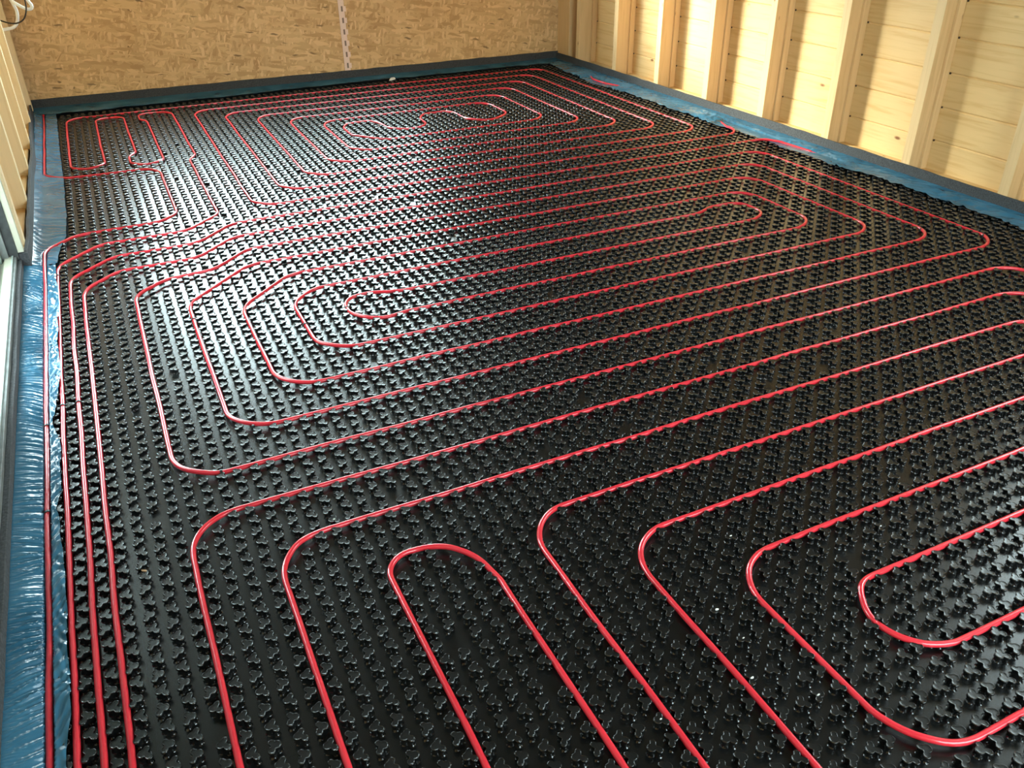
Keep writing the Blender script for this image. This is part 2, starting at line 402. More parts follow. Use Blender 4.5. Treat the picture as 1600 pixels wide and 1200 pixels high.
for q, nm in (((90.75, 93.6, 147.0, 152.5, 30, ROOF - 2), 'post'), ((93.6, UR - .02, 145.2, 152.5, 30, ROOF - 2), 'batten')):
    o = MB().box(*q).build(nm, M_STUD, None, 0.002); o.parent = cp; o.matrix_parent_inverse = Matrix.Translation(-cp.location)
    if nm == 'batten':
        for kz in (41, 226, 412, 596):
            k = bpy.data.objects.new('nail_head', NAIL); COL.objects.link(k); k.parent = o; k.location = Vector(W(UR - 0.02, 145.0, kz))
tag(cp, 'wide pine corner post where the planked right wall meets the strand board wall', 'corner post')

LS = [86.6, 100.2, 113.2, 126.3, 138.4, 150.6]
LL = ['pine stud on the left wall beside the glass door jamb, nearest of the row',
      'pine stud on the left wall, second one beyond the glass door',
      'pine stud on the left wall, third one beyond the glass door',
      'pine stud on the left wall, fourth one beyond the glass door',
      'pine stud on the left wall with the white conduit coming from behind it',
      'pine post in the back left corner against the strand board wall']
for vn, lb in zip(LS, LL):
    s = empty('wall_stud', W(-1.3, vn, 0))
    for q, nm, mt in (((-3.3, -1.27, vn, vn + 1.2, 40, ROOF - 2), 'post', M_STUDD), ((UL + .02, -3.3, vn - .35, vn + 1.5, 40, ROOF - 2), 'batten', M_STUD)):
        o = MB().box(*q).build(nm, mt, None, 0.002); o.parent = s; o.matrix_parent_inverse = Matrix.Translation(-s.location)
    tag(s, lb, 'wall stud', 'pine studs along the left wall')
struct(MB().box(UL, -1.6, 85.6, 153.0, 0, 55).build('trim_3', M_SILL, bevel=0.003))

# taped joint on the strand board wall
tp = empty('joint_tape', W(49.3, 152.3, 0))
mb = MB(); md = MB()
zz = 60; marks = []
while zz < 975:
    va, vb_ = backv(49) - 0.02, backv(49) - 0.10
    mb.box(48.72, 49.72, vb_, va, zz, zz + 92); mb.box(48.72, 50.0, vb_ - .004, va, zz + 50, zz + 92)
    marks.append(MB().box(49.16, 49.46, vb_ - 0.03, vb_ + 0.01, zz + 52, zz + 94))
    zz += 92
for q, nm, mt in [(mb, 'tape', M_TAPE)] + [(k, 'tape_mark', M_TAPED) for k in marks]:
    o = q.build(nm, mt); o.parent = tp; o.matrix_parent_inverse = Matrix.Translation(-tp.location)
tag(tp, 'pale pinkish perforated tape running down the joint of the strand board wall', 'joint tape')

# ------------------------------------------------------------------ edge foam strips
def noise1(seed, n):
    r = np.random.RandomState(seed); return r.rand(n)
def vnoise(x, y, seed=0):
    x = np.asarray(x, float); y = np.asarray(y, float)
    T = np.random.RandomState(seed).rand(256, 256)
    xi = np.floor(x).astype(int); yi = np.floor(y).astype(int); fx = x - xi; fy = y - yi
    fx = fx * fx * (3 - 2 * fx); fy = fy * fy * (3 - 2 * fy)
    a = T[xi % 256, yi % 256]; b_ = T[(xi + 1) % 256, yi % 256]; c_ = T[xi % 256, (yi + 1) % 256]; d_ = T[(xi + 1) % 256, (yi + 1) % 256]
    return (a * (1 - fx) + b_ * fx) * (1 - fy) + (c_ * (1 - fx) + d_ * fx) * fy

def strip_mesh(path, thick, ztop, z0=-13.6, wav=0.03, seed=3):
    # path: list of (u, v) of the room-side face, thickness towards nu, nv
    path = np.array(path, float); seg = np.hypot(*np.diff(path, axis=0).T); L = np.concatenate([[0], np.cumsum(seg)])
    n = max(8, int(L[-1] / 0.6)); s = np.linspace(0, L[-1], n)
    U = np.interp(s, L, path[:, 0]); V = np.interp(s, L, path[:, 1])
    tu, tv = np.gradient(U, s), np.gradient(V, s); nn = np.hypot(tu, tv); nu, nv = tv / nn, -tu / nn
    w = (vnoise(s * 0.35, s * 0, seed) - 0.5) * 2 * wav
    ring = []
    for (o_, z) in ((0, z0), (0, ztop * 0.5), (0, ztop - 1), (thick * 0.12, ztop), (thick * 0.88, ztop), (thick, ztop - 1), (thick, z0)):
        k = max(0, (z - z0) / (ztop - z0))
        wz = (vnoise(s * 0.5, s * 0 + 9, seed + 1) - 0.5) * 5 * (z > 20)
        ring.append(np.stack([(U + nu * (o_ + w * k)) * P, (V + nv * (o_ + w * k)) * P, (z + wz) / 1000], 1))
    A = np.stack(ring, 1); k = A.shape[1]; Vv = A.reshape(-1, 3)
    q = [(i * k + j, i * k + (j + 1) % k, (i + 1) * k + (j + 1) % k, (i + 1) * k + j) for i in range(n - 1) for j in range(k)]
    q += [(0, 1, 2, 3), (0, 3, 4, 6), (4, 5, 6, 6)][:2]
    e = (n - 1) * k
    q += [(e + 3, e + 2, e + 1, e), (e + 6, e + 4, e + 3, e)]
    return quadmesh('foam', Vv, q, smooth=False)

def film_mesh(ua, ub, va, vb_, nu_, nv_, zf, edge=None):
    # grid between u=ua..ub (s 0..1) and v=va..vb; edge(v) shifts the loose side
    s = np.linspace(0, 1, nu_); v = np.linspace(va, vb_, nv_)
    S, V = np.meshgrid(s, v)
    UA = ua(V) if callable(ua) else ua; UB = ub(V) if callable(ub) else ub
    U = UA + (UB - UA) * S
    du, dv, z = zf(U, V, S)
    X = np.stack([(U + du) * P, (V + dv) * P, z / 1000], -1).reshape(-1, 3)
    i = np.arange(nv_ - 1)[:, None] * nu_ + np.arange(nu_ - 1)[None, :]
    Q = np.stack([i, i + 1, i + nu_ + 1, i + nu_], -1).reshape(-1, 4)
    return X, Q

# ------------------------------------------------------------------ pipe layout (lattice cells)
SUP = -13
P0 = [(0, SUP), (0, 88.2), (3.4, 92), (13, 92), (13, 113), (0, 113.6), (0, 150.5)]
P1 = [(1, SUP), (1, 83.6), (5.2, 88), (13.4, 88), (17, 91.6), (17, 114.6), (18, 117.0), (18, 143.8), (13.1, 144.2), (13.1, 140.2), (14, 138.8), (14, 115.2),
      (10, 115.2), (10, 119.9), (11, 121.6), (11, 143.8), (7, 143.8), (7, 116.6), (3, 116.6), (3, 146), (84, 146), (84, 96), (25, 96), (25, 138), (76, 138), (76, 104),
      (33, 104), (33, 130), (68, 130), (68, 112), (42.2, 112), (39.2, 116.4), (39.2, 121), (40.2, 123.0), (43.4, 123.4), (44.8, 121.0), (45.0, 117.4), (46.6, 116), (49.6, 116.0), (50.8, 117.6), (50.9, 121),
      (52.4, 123.2), (55.4, 123.4), (56.9, 121.9), (56.9, 117.4), (58.6, 115.3), (61.0, 115.4), (64, 117.4), (64, 126), (37, 126), (37, 108), (72, 108), (72, 134), (29, 134), (29, 100),
      (80, 100), (80, 142), (21, 142), (21, 92), (87.1, 92), (87.5, 94.6), (89.6, 100), (89.3, 124), (87.2, 128.5), (87.2, 131.5), (89.5, 137), (89.8, 141)]
P2 = [(2, SUP), (2, 79.8), (6.2, 84), (14.0, 84), (17.9, 88), (87, 88), (88.6, 85), (89.3, 80), (90.0, 74)]
P3 = [(3, SUP), (3, 76.6), (6.4, 80), (13.4, 80), (17.5, 84), (84, 84), (84, 48), (11, 48), (11, 69.6), (17.5, 76), (76, 76), (76, 56), (19, 56), (19, 65.6),
      (21.6, 68), (63.0, 68.1), (65.6, 69.2), (69.1, 68.9), (69.1, 64), (28.5, 64), (26.8, 64.4), (24.8, 65.1), (22.9, 63.9), (22.9, 61.1), (24.8, 59.5), (27.2, 60), (72, 60), (72, 72), (20.3, 72),
      (15, 66.8), (15, 52), (80, 52), (80, 80), (18, 80), (14.4, 76.4), (10, 76), (7, 73.4), (7, 44), (80, 44), (80, -9), (7, -9), (7, 40), (76, 40), (76, -5), (11, -5), (11, 36), (72, 36), (72, -1), (16, -1),
      (16, 32.2), (19.0, 32.2), (20.6, 30.2), (21.0, 28.0), (21, 3), (68, 3), (68, 32), (24, 32), (24, 6), (28, 6), (28, 28), (64, 28), (64, 11), (32, 11), (32, 24), (60, 24), (60, 15), (36, 15), (36, 20), (56, 20), (56, 17.5)]

def fillet(pts, R=3.1, step=0.30):
    pts = [np.array(p_, float) for p_ in pts]; out = [pts[0]]
    for i in range(1, len(pts) - 1):
        a, b_, c_ = pts[i - 1], pts[i], pts[i + 1]
        d1, d2 = b_ - a, c_ - b_; l1, l2 = np.hypot(*d1), np.hypot(*d2); d1, d2 = d1 / l1, d2 / l2
        ang = math.acos(max(-1, min(1, float(d1 @ d2))))
        if ang < 0.02: out.append(b_); continue
        t = min(R * math.tan(ang / 2), 0.5 * l1 - 1e-3, 0.5 * l2 - 1e-3); r = t / math.tan(ang / 2)
        s = b_ - d1 * t; e = b_ + d2 * t; side = np.sign(d1[0] * d2[1] - d1[1] * d2[0])
        cen = s + side * r * np.array([-d1[1], d1[0]]); n = max(3, int(r * ang / step) + 1)
        for k in range(n + 1):
            th = side * ang * k / n; q = s - cen; out.append(cen + np.array([q[0] * math.cos(th) - q[1] * math.sin(th), q[0] * math.sin(th) + q[1] * math.cos(th)]))
    out.append(pts[-1]); return np.array(out)

def resample(pts, maxseg=1.0):
    out = [pts[0]]
    for a, b_ in zip(pts[:-1], pts[1:]):
        n = max(1, int(np.hypot(*(b_ - a)) / maxseg)); out += [a + (b_ - a) * k / n for k in range(1, n + 1)]
    return np.array(out)

def tube(C, r, k=16):               # C: metres (n,3)
    n = len(C); T = np.gradient(C, axis=0); T /= np.linalg.norm(T, axis=1)[:, None] + 1e-12
    up = np.array([0, 0, 1.0]); N = np.cross(np.tile(up, (n, 1)), T); N /= np.linalg.norm(N, axis=1)[:, None] + 1e-9; Bn = np.cross(T, N)
    a = np.arange(k) * 2 * math.pi / k
    V = C[:, None, :] + r * (np.cos(a)[None, :, None] * N[:, None, :] + np.sin(a)[None, :, None] * Bn[:, None, :])
    i = np.arange(n - 1)[:, None] * k; j = np.arange(k)[None, :]
    Q = np.stack([i + j, i + k + j, i + k + (j + 1) % k, i + (j + 1) % k], -1).reshape(-1, 4)
    V = V.reshape(-1, 3)
    V = np.concatenate([V, C[:1], C[-1:]]); c0, c1 = n * k, n * k + 1
    cap = [(c0, (jj + 2) % k, (jj + 1) % k, jj) for jj in range(0, k, 2)] + [(c1, (n - 1) * k + jj, (n - 1) * k + (jj + 1) % k, (n - 1) * k + (jj + 2) % k) for jj in range(0, k, 2)]
    return V, np.concatenate([Q, np.array(cap)])

def pipe(pts, zf, label, seed):
    c_ = resample(fillet(pts)); n = len(c_)
    wob = (vnoise(np.arange(n) * 0.23, np.arange(n) * 0, seed) - 0.5) * 0.10
    t = np.gradient(c_, axis=0); t /= np.hypot(t[:, 0], t[:, 1])[:, None] + 1e-9
    c_ = c_ + np.stack([-t[:, 1], t[:, 0]], 1) * wob[:, None]
    z = zf(c_[:, 0], c_[:, 1])
    off_axis = 1 - np.maximum(np.abs(t[:, 0]), np.abs(t[:, 1]))
    z = z + 5.0 * np.clip(off_axis * 8, 0, 1) * (z < 5)
    if n > 12:
        kz = np.convolve(np.pad(z, 3, mode='edge'), np.ones(7) / 7, mode='valid'); z = kz
    C = np.stack([c_[:, 0] * P, c_[:, 1] * P, z / 1000], 1)
    V, Q = tube(C, 0.0076)
    o = link('heating_pipe', quadmesh('heating_pipe', V, Q), M_PIPE)
    tag(o, label, 'heating pipe', 'red underfloor heating pipes')
    return c_
flat = lambda u, v: np.zeros_like(u)
def z1f(u, v):                      # lies on, then slips under, the film at the right wall
    z = np.zeros_like(u)
    z = np.where((u > 86.9) & (v > 91.5) & (v < 95.0), 16.0, z)
    z = np.where((u > 87.0) & (v >= 95.0), -3.0, z)
    z = np.where((u > 86.5) & (v > 126.2) & (v < 134), 15.0, z)
    return z
def z2f(u, v):
    z = np.where(u > 86.9, 15.0 - np.clip((84 - v) * 2.8, 0, 19), 0.0)
    return z
def z0f(u, v): return np.where((u < 3) & (v > 113.0), 3.0, np.where((u < 2.4) & (v > 85) & (v < 93), 12.0, 0.0))
C0 = pipe(P0, z0f, 'red pipe pressed into the blue film at the left wall, leftmost pipe', 1)
C1 = pipe(P1, z1f, 'red pipe second from the left wall, coiled in the far half of the floor', 2)
C2 = pipe(P2, z2f, 'red pipe third from the left wall, crossing straight to the film at the right wall', 3)
C3 = pipe(P3, flat, 'red pipe fourth from the left wall, wound in the long near loops and spirals', 4)

# ------------------------------------------------------------------ studded panels
def outline(k=30):
    lobes = [(0.072, 0.225, 0.145), (-0.130, 0.03, 0.200), (0.140, -0.205, 0.160)]
    out = []
    for a in np.arange(k) * 2 * math.pi / k:
        d = np.array([math.cos(a), math.sin(a)]); best = 0.13
        vals = []
        for x, y, r in lobes:
            cdot = x * d[0] + y * d[1]; disc = cdot * cdot - (x * x + y * y) + r * r
            if disc > 0 and cdot + math.sqrt(disc) > 0: vals.append(cdot + math.sqrt(disc))
        out.append(max([best] + vals))
    r = np.array(out)
    for _ in range(1): r = 0.15 * np.roll(r, 1) + 0.7 * r + 0.15 * np.roll(r, -1)
    a = np.arange(k) * 2 * math.pi / k
    return np.stack([r * np.cos(a), r * np.sin(a)], 1)
ZB = -12.5; ZC = 7.6
def nub(hi):
    k = 36 if hi else 20
    o = outline(k)
    prof = [(1.02, ZB - 0.3), (0.90, ZB + 1.2), (0.78, ZB + 4), (0.72, 0.2), (0.74, 0.8), (0.95, 1.6), (0.99, 2.4), (1.0, 5.0), (0.985, 6.3), (0.95, ZC - 0.4), (0.905, ZC), (0.86, ZC - 0.1), (0.82, ZC - 0.5), (0.78, ZC - 0.6), (0.4, ZC - 0.6)] if hi else \
           [(1.0, ZB - 0.3), (0.78, ZB + 3), (0.72, 0.4), (0.96, 1.6), (1.0, 5.4), (0.95, ZC - .7), (0.88, ZC - .3), (0.55, ZC + .1), (0.25, ZC + 0.3)]
    V = [np.concatenate([o * s, np.full((k, 1), z)], 1) for s, z in prof]
    V = np.concatenate(V + [np.array([[0.0, 0.0, prof[-1][1]]])]); n = len(prof)
    Q = [(j * k + i, j * k + (i + 1) % k, (j + 1) * k + (i + 1) % k, (j + 1) * k + i) for j in range(n - 1) for i in range(k)]
    c_ = n * k
    Q += [((n - 1) * k + i, (n - 1) * k + (i + 1) % k, (n - 1) * k + (i + 2) % k, c_) for i in range(0, k, 2)]
    return V, np.array(Q)
NUB = {h: nub(h) for h in (True, False)}
blocked = set()
for C_ in (C0, C1, C2, C3):
    dn = resample(C_, 0.1)
    for uu, vv_ in dn:
        i_, j_ = math.floor(uu), math.floor(vv_)
        par_ = (i_ + j_) % 2
        if math.hypot(uu - i_ - (0.57, 0.445)[par_], vv_ - j_ - 0.5) < 0.25: blocked.add((i_, j_))
bald = {(14, 106), (17, 102), (25, 106), (28, 102), (28, 90), (26, 86), (14, 118), (16, 122), (20, 86), (20, 74), (26, 74), (18, 70), (17, 90), (9, 86), (9, 74), (6, 25), (17, 25), (27, 21),
        (20, 21), (18, 37), (5, 53), (5, 41), (28, 37), (34, 37), (33, 41), (46, 25), (38, 21), (37, 86), (43, 86), (37, 74), (45, 90), (34, 90), (46, 37), (51, 37), (44, 41), (50, 53), (22, 53), (39, 57),
        (56, 41), (43, 102), (54, 102), (60, 86), (66, 74), (60, 57), (70, 53), (8, 57), (28, 57)}
mat_root = empty('studded_floor_panels', W(45, 70, -10))
tag(mat_root, 'glossy black studded underfloor panels covering the whole floor, holding the red pipes', 'studded floor panels')
vb_list = [-9, 7, 23, 39, 55, 72, 88, 104, 120, 136, 149]
ustart = [-16, -24, -10, 4, 8, -4, -18, -12, -22, -8]
ustart = [-16, -24, 4 - 28, 8 - 28, -4, -18, -12, -22, -8, -15]
SH = {0: (0.57, 0.5, 1), 1: (0.445, 0.5, -1)}
for r, (v0, v1) in enumerate(zip(vb_list[:-1], vb_list[1:])):
    ue = ustart[r]; cuts = [1]
    while ue < 89:
        if 1 < ue: cuts.append(ue)
        ue += 28
    if 89 - cuts[-1] < 3: cuts.pop()
    cuts[0] = 0 if v1 <= 88 else 1
    cuts.append(90)
    for ua, ub in zip(cuts[:-1], cuts[1:]):
        hi = v0 < 60
        nv, nq = NUB[hi]
        Vs = []; Qs = []; off = 0
        g = 0.003
        base = np.array([[ua + g, v0 + g, ZB], [ub - g, v0 + g, ZB], [ub - g, v1 - g, ZB], [ua + g, v1 - g, ZB]], float)
        low = base.copy(); low[:, 2] = ZB - 1.4
        Vs.append(np.concatenate([base, low])); Qs.append(np.array([[0, 1, 2, 3], [4, 7, 6, 5], [0, 4, 5, 1], [1, 5, 6, 2], [2, 6, 7, 3], [3, 7, 4, 0]])); off = 8
        for j in range(v0, v1):
            for i in range(ua, ub):
                if (i, j) in bald or (i, j) in blocked: continue
                if hi and ((i + 0.5 - 8.1) * 0.877 + (j + .8) * -0.41 > 1.5 * (j + 40)): continue
                par = (i + j) % 2; fu, fv, sg = SH[par]
                q = nv.copy()
                if par: q[:, 0] *= -1
                q[:, 0] += i + fu; q[:, 1] += j + fv
                Vs.append(q); Qs.append((nq[:, ::-1] if par else nq) + off); off += len(q)
        V = np.concatenate(Vs); V[:, 0] *= P; V[:, 1] *= P; V[:, 2] /= 1000
        me = quadmesh('studded_panel', V, np.concatenate(Qs))
        for f_ in range(6): me.polygons[f_].use_smooth = False
        o = link('studded_panel', me, M_PANEL)
        o.parent = mat_root; o.matrix_parent_inverse = Matrix.Translation(-mat_root.location)

# ------------------------------------------------------------------ edge strips with their blue film flaps
def strip(name_label, path, thick, ztop, film, seed, wav=0.03):
    s = empty('edge_strip', W(path[0][0], path[0][1], -13.6)); inv = Matrix.Translation(-s.location)
    me = strip_mesh(path, thick, ztop, seed=seed, wav=wav); o = link('foam', me, M_FOAM, s); o.matrix_parent_inverse = inv
    X, Q = film; f = link('film_flap', quadmesh('film_flap', X, Q), M_FILM, s); f.matrix_parent_inverse = inv
    tag(s, name_label, 'edge insulation strip', 'foam edge strips around the floor')

def ridge(x): return 1 - np.abs(2 * (x - np.floor(x)) - 1)
D0 = resample(fillet(P0), 0.25)
D0 = D0[(D0[:, 0] < 4)]
def dist0(U, V):
    out = np.full(U.shape, 9.0)
    vv = V[:, 0]
    for i in range(U.shape[0]):
        q = D0[np.abs(D0[:, 1] - vv[i]) < 1.5]
        if len(q): out[i] = np.min(np.hypot(U[i][:, None] - q[:, 0], V[i][:, None] - q[:, 1]), axis=1)
    return out
# near left: stretched from the foam to the first pipe, crumpled beyond it
def zf_near(U, V, S):
    left = np.clip((U + 1.6) / 1.40, 0, 1)
    fan = V + (vnoise(V * 0.5, V * 0, 21) - 0.5) * 1.9 * left
    w = (ridge(fan * 1.5 + 1.6 * vnoise(V * 0.4, V * 0, 5)) ** 3 - 0.3) * 1.3 + (ridge(fan * 3.1 + 1.7 * vnoise(V * 0.7, V * 0, 6)) ** 2 - 0.4) * 0.8 + (ridge(fan * 5.3 + 1.2 * vnoise(V * 0.9, V * 0, 36)) - 0.5) * 0.35
    amp = 1.3 + 6.5 * left ** 1.1 * (0.35 + 1.2 * vnoise(V * 0.45, V * 0 + 3, 24))
    g_ = (ridge(V * 6.5 + 2.5 * vnoise(V * .8, V * 0, 28)) - 0.5) * 2.2 * (1 - left) ** 0.7
    z = 30 - 25 * left + 3.5 * np.sin(left * math.pi) + w * amp + g_ + (vnoise(V * 1.3, left * 3, 37) - .5) * 3 * left
    right = np.clip((U - 0.2) / 0.7, 0, 1)
    zr = 10 + 8 * (vnoise(V * 0.9, U * 2.2, 25) - 0.35) + 9 * (ridge(V * 0.75 + U * 1.2 + 1.5 * vnoise(V * .7, U, 3)) - 0.3) * right + 4.5 * (ridge(V * 1.1 - U * 1.6 + 1.2 * vnoise(V * .7, U * 1.2, 34)) - .4)
    z = np.where(U > 0.0, zr, z)
    d = dist0(U, V)
    k = np.clip((d - 0.14) / 0.10, 0, 1); k = k * k * (3 - 2 * k)
    z = -9 * (1 - k) + z * k
    dv = (vnoise(V * 2, U * 2, 31) - 0.5) * 0.15 * left
    return np.zeros_like(U), dv, z
def edge_near(V):
    v = V
    e = 0.78 + 0.16 * (vnoise(v * 0.45, v * 0, 41) - 0.5) * 2
    e = e - 0.36 * np.exp(-((v - 44.5) / 1.0) ** 2) - 0.42 * np.exp(-((v - 54.2) / 1.8) ** 2) + 0.22 * np.clip((v - 57) / 4, 0, 1) + 0.85 * np.exp(-((v - 88.5) / 2.6) ** 2) * 0
    return e
X1 = film_mesh(lambda V: -1.66 + 0.05 * (vnoise(V * .4, V * 0, 8) - .5), edge_near, -12, 84.4, 44, 1900, zf_near)
strip('dark grey foam strip with tightly wrinkled blue film along the glass door', [(-1.66, 84.2), (-1.66, 40), (-1.66, -20)][::-1], -0.34, 62, X1, 3)
# far left: flat, wide film over the studs
def zf_farl(U, V, S):
    d = dist0(U, V); left = np.clip((U + 1.0) / 0.9, 0, 1)
    w = (vnoise(U * 0.9 + V * .35, V * 0.8, 51) - 0.5) * 9 + (ridge(V * 0.55 + U * 0.35 + 1.2 * vnoise(V * .2, U * .5, 54)) - 0.5) * 7 * np.clip((104 - V) / 10, 0.12, 1)
    z = 11.5 + 14 * (1 - left) ** 1.5 + np.abs(w) * 0.9 * np.clip((U + 1) * 2, 0.1, 1)
    k = np.clip((d - 0.14) / 0.16, 0, 1); k = k * k * (3 - 2 * k)
    lo = np.where(V > 112, -6.5, np.where((V > 84.8) & (V < 93), 3.0, -9.0))
    z = np.where(d < 0.4, lo * (1 - k) + z * k, z)
    return np.zeros_like(U), np.zeros_like(U), z
def edge_far(V):
    e = np.interp(V, [84, 86, 88, 90, 91.5, 98, 108, 123, 141, 149, 151.5], [1.05, 1.15, 1.4, 1.7, 1.95, 2.15, 2.15, 1.95, 1.85, 1.8, 1.8])
    return e + 0.10 * (vnoise(V * 0.6, V * 0, 61) - 0.5)
def fold_far(V): return np.interp(V, [84, 86, 95, 115, 122, 128, 151], [-1.05, -0.98, -0.95, -0.98, -0.85, -1.02, -1.35])
X2 = film_mesh(fold_far, edge_far, 84.2, 151.6, 60, 1100, zf_farl)
strip('grey foam strip with broad smooth blue film between the glass door and the back corner', [(-1.04, 84.4), (-0.98, 86), (-0.95, 95), (-0.98, 114), (-0.80, 121), (-1.05, 128), (-1.25, 140), (-1.38, 153.6)], -0.30, 90, X2, 5, 0.05)
eb = MB().box(-1.80, -1.03, 84.0, 84.5, -13, 89).build('foam_end', M_FOAM, bpy.data.objects['edge_strip.001'], 0.002); eb.matrix_parent_inverse = Matrix.Translation(-bpy.data.objects['edge_strip.001'].location)
# back
def film_back():
    u = np.linspace(-1.3, 91.0, 1300); s = np.linspace(0, 1, 22); S, U = np.meshgrid(s, u)
    fold = backv(U) - 0.25
    edge = np.interp(U, [-1.3, 1.6, 2, 12, 32, 55, 60, 79, 85, 88, 91], [150.6, 149.8, 149.4, 149.2, 149.4, 149.9, 149.2, 148.9, 148.6, 148.4, 149])
    edge = edge + 0.5 * (vnoise(U * 0.35, U * 0, 71) - 0.5) + 0.25 * (vnoise(U * 1.4, U * 0, 72) - 0.5)
    V = fold + (edge - fold) * S
    z = 31 - 17 * np.clip(S * 1.15, 0, 1) + 4.5 * (vnoise(U * 0.8, S * 3, 73) - 0.3) * np.clip(S * 3, 0, 1)
    X = np.stack([U * P, V * P, z / 1000], -1).reshape(-1, 3)
    i = np.arange(1299)[:, None] * 22 + np.arange(21)[None]
    return X, np.stack([i, i + 22, i + 23, i + 1], -1).reshape(-1, 4)[:, ::-1]
strip('black foam strip with a narrow dark blue film band along the strand board wall', [(-1.5, backv(-1.5) - 0.22), (91.0, backv(91) - 0.22)], -0.20, 92, film_back(), 7)
# right
def right_face(v): return 91.1 + np.interp(v, [-20, 51, 100, 152], [0.55, 0.38, 0.0, -0.75])
def film_right():
    v = np.linspace(-15, 151.2, 1900); s = np.linspace(0, 1, 34); S, V = np.meshgrid(s, v)
    fold = right_face(V) - 0.02
    edge = np.interp(V, [-15, 44, 48, 52, 58, 65, 72, 80, 86, 92, 96, 104, 115, 130, 140, 151], [88.0, 88.0, 88.0, 88.5, 88.5, 88.5, 87.6, 87.5, 87.7, 87.9, 87.0, 86.8, 87.0, 86.0, 86.4, 87.6])
    edge = edge + 0.7 * (vnoise(V * 0.3, V * 0, 81) - 0.5) + 0.35 * (vnoise(V * 1.2, V * 0, 82) - 0.5)
    U = fold + (edge - fold) * S
    z = 26 - 13 * np.clip(S * 1.6, 0, 1)
    w = (vnoise(V * 0.35 + U * 1.4, U * 0.9, 83) - 0.45) * 10 + (ridge(V * 0.55 + 0.9 * U + 1.6 * vnoise(V * .5, U * .6, 86)) - 0.5) * 9 + (vnoise(V * 1.9, U * 2.2, 84) - 0.5) * 8
    cr_ = np.clip(vnoise(V * 0.12, V * 0, 85) * 1.6 - 0.2, 0.25, 1.2)
    z = z + np.clip(w, -4, 12) * 1.5 * cr_ * np.clip(S * 2.2, 0, 1) + 2.5 * (vnoise(V * 3.3, U * 4.5, 87) - 0.5)
    # the pipes that run beneath the film lift it slightly; under them it lies low
    z = np.where((V > 74) & (V < 98) & (U < 89.6), np.minimum(z, 6.5 + 0.12 * z), z)
    z = np.where((V > 125.5) & (V < 134.5) & (U < 88.8), np.minimum(z, 6.5 + 0.12 * z), z)
    X = np.stack([U * P, V * P, z / 1000], -1).reshape(-1, 3)
    i = np.arange(1899)[:, None] * 34 + np.arange(33)[None]
    return X, np.stack([i, i + 1, i + 35, i + 34], -1).reshape(-1, 4)
vv = np.linspace(-20, 152.0, 12)
strip('grey foam strip with a bright blue crumpled film along the studded right wall', [(float(right_face(v)), float(v)) for v in vv], 0.20, 80, film_right(), 9)

# ------------------------------------------------------------------ pipe clips
def clip_mesh():
    V = []; k = 9; ang = np.linspace(-0.35, math.pi + 0.35, 15); r0, r1, h = 0.0086, 0.0108, 0.0028
    V = []
    for a in ang:
        for rr, yy in ((r0, -h), (r1, -h), (r1, h), (r0, h)): V.append((rr * math.cos(a), yy, rr * math.sin(a)))
    F = [(i * 4 + j, i * 4 + (j + 1) % 4, i * 4 + 4 + (j + 1) % 4, i * 4 + 4 + j) for i in range(14) for j in range(4)] + [(0, 3, 2, 1), (56, 57, 58, 59)]
    n = len(V)                                            # barbed foot on one side
    x0, x1 = 0.0086, 0.0125
    V += [(x0, -h, -0.009), (x1, -h, -0.009), (x1, h, -0.009), (x0, h, -0.009), (x0, -h, 0.002), (x1, -h, 0.002), (x1, h, 0.002), (x0, h, 0.002)]
    F += [tuple(n + i for i in f) for f in ((0, 3, 2, 1), (4, 5, 6, 7), (0, 1, 5, 4), (1, 2, 6, 5), (2, 3, 7, 6), (3, 0, 4, 7))]
    me = mesh('pipe_clip', V, F, False); me.materials.append(M_CLIP); return me
CM = clip_mesh()
clips = [(1, 56.7, 0, 0, 'on the second pipe from the left, beside the wrinkled film'), (2, 56.7, 0, 0, 'on the third supply pipe from the left wall'),
         (0, 54.4, 0, 0, 'on the leftmost pipe, where the film edge is pulled in'), (0, 44.5, 0, 0, 'on the leftmost pipe near the bottom left, pinching the film'),
         (36.1, 17.6, 0, 0, 'on the small hairpin bend at the lower right'), (1.45, 90.25, -0.85, 2, 'where the leftmost pipe leaves the blue film and turns right'),
         (1, 81.4, 0, 0, 'on the second supply pipe just below its bend'), (22.85, 62.8, 0, 0, 'at the tip of the innermost loop of the middle spiral'),
         (19, 61.3, 0, 0, 'on the left side of the second loop of the middle spiral'), (11, 66.4, 0, 0, 'high on the outermost left run of the middle spiral'),
         (12.3, 48.1, 1.2, 0, 'in the lower left bend of the second large loop'), (9.6, 44, 1.57, 0, 'at the lower left bend of the largest loop'),
         (79.7, 53.9, 0.3, 0, 'at the right bend of the second loop from the right film'), (83.7, 49.9, 0.3, 0, 'at the rightmost bend beside the right film'),
         (70.9, 60.9, 0.9, 0, 'in the right bend of the third loop, above the hairpin'), (76, 38.6, 0.5, 0, 'on the bend cut by the right picture edge'),
         (18.6, 71.0, -0.8, 0, 'on the slanting upper left run of the middle spiral')]
for (u, v, a, dz, lb) in clips:
    o = bpy.data.objects.new('pipe_clip', CM); COL.objects.link(o)
    o.location = W(u, v, dz); o.rotation_euler = (0, 0, a); o.scale = (1, 1.3, 1)
    tag(o, 'small black pipe clip ' + lb, 'pipe clip', 'black clips holding the red pipes')

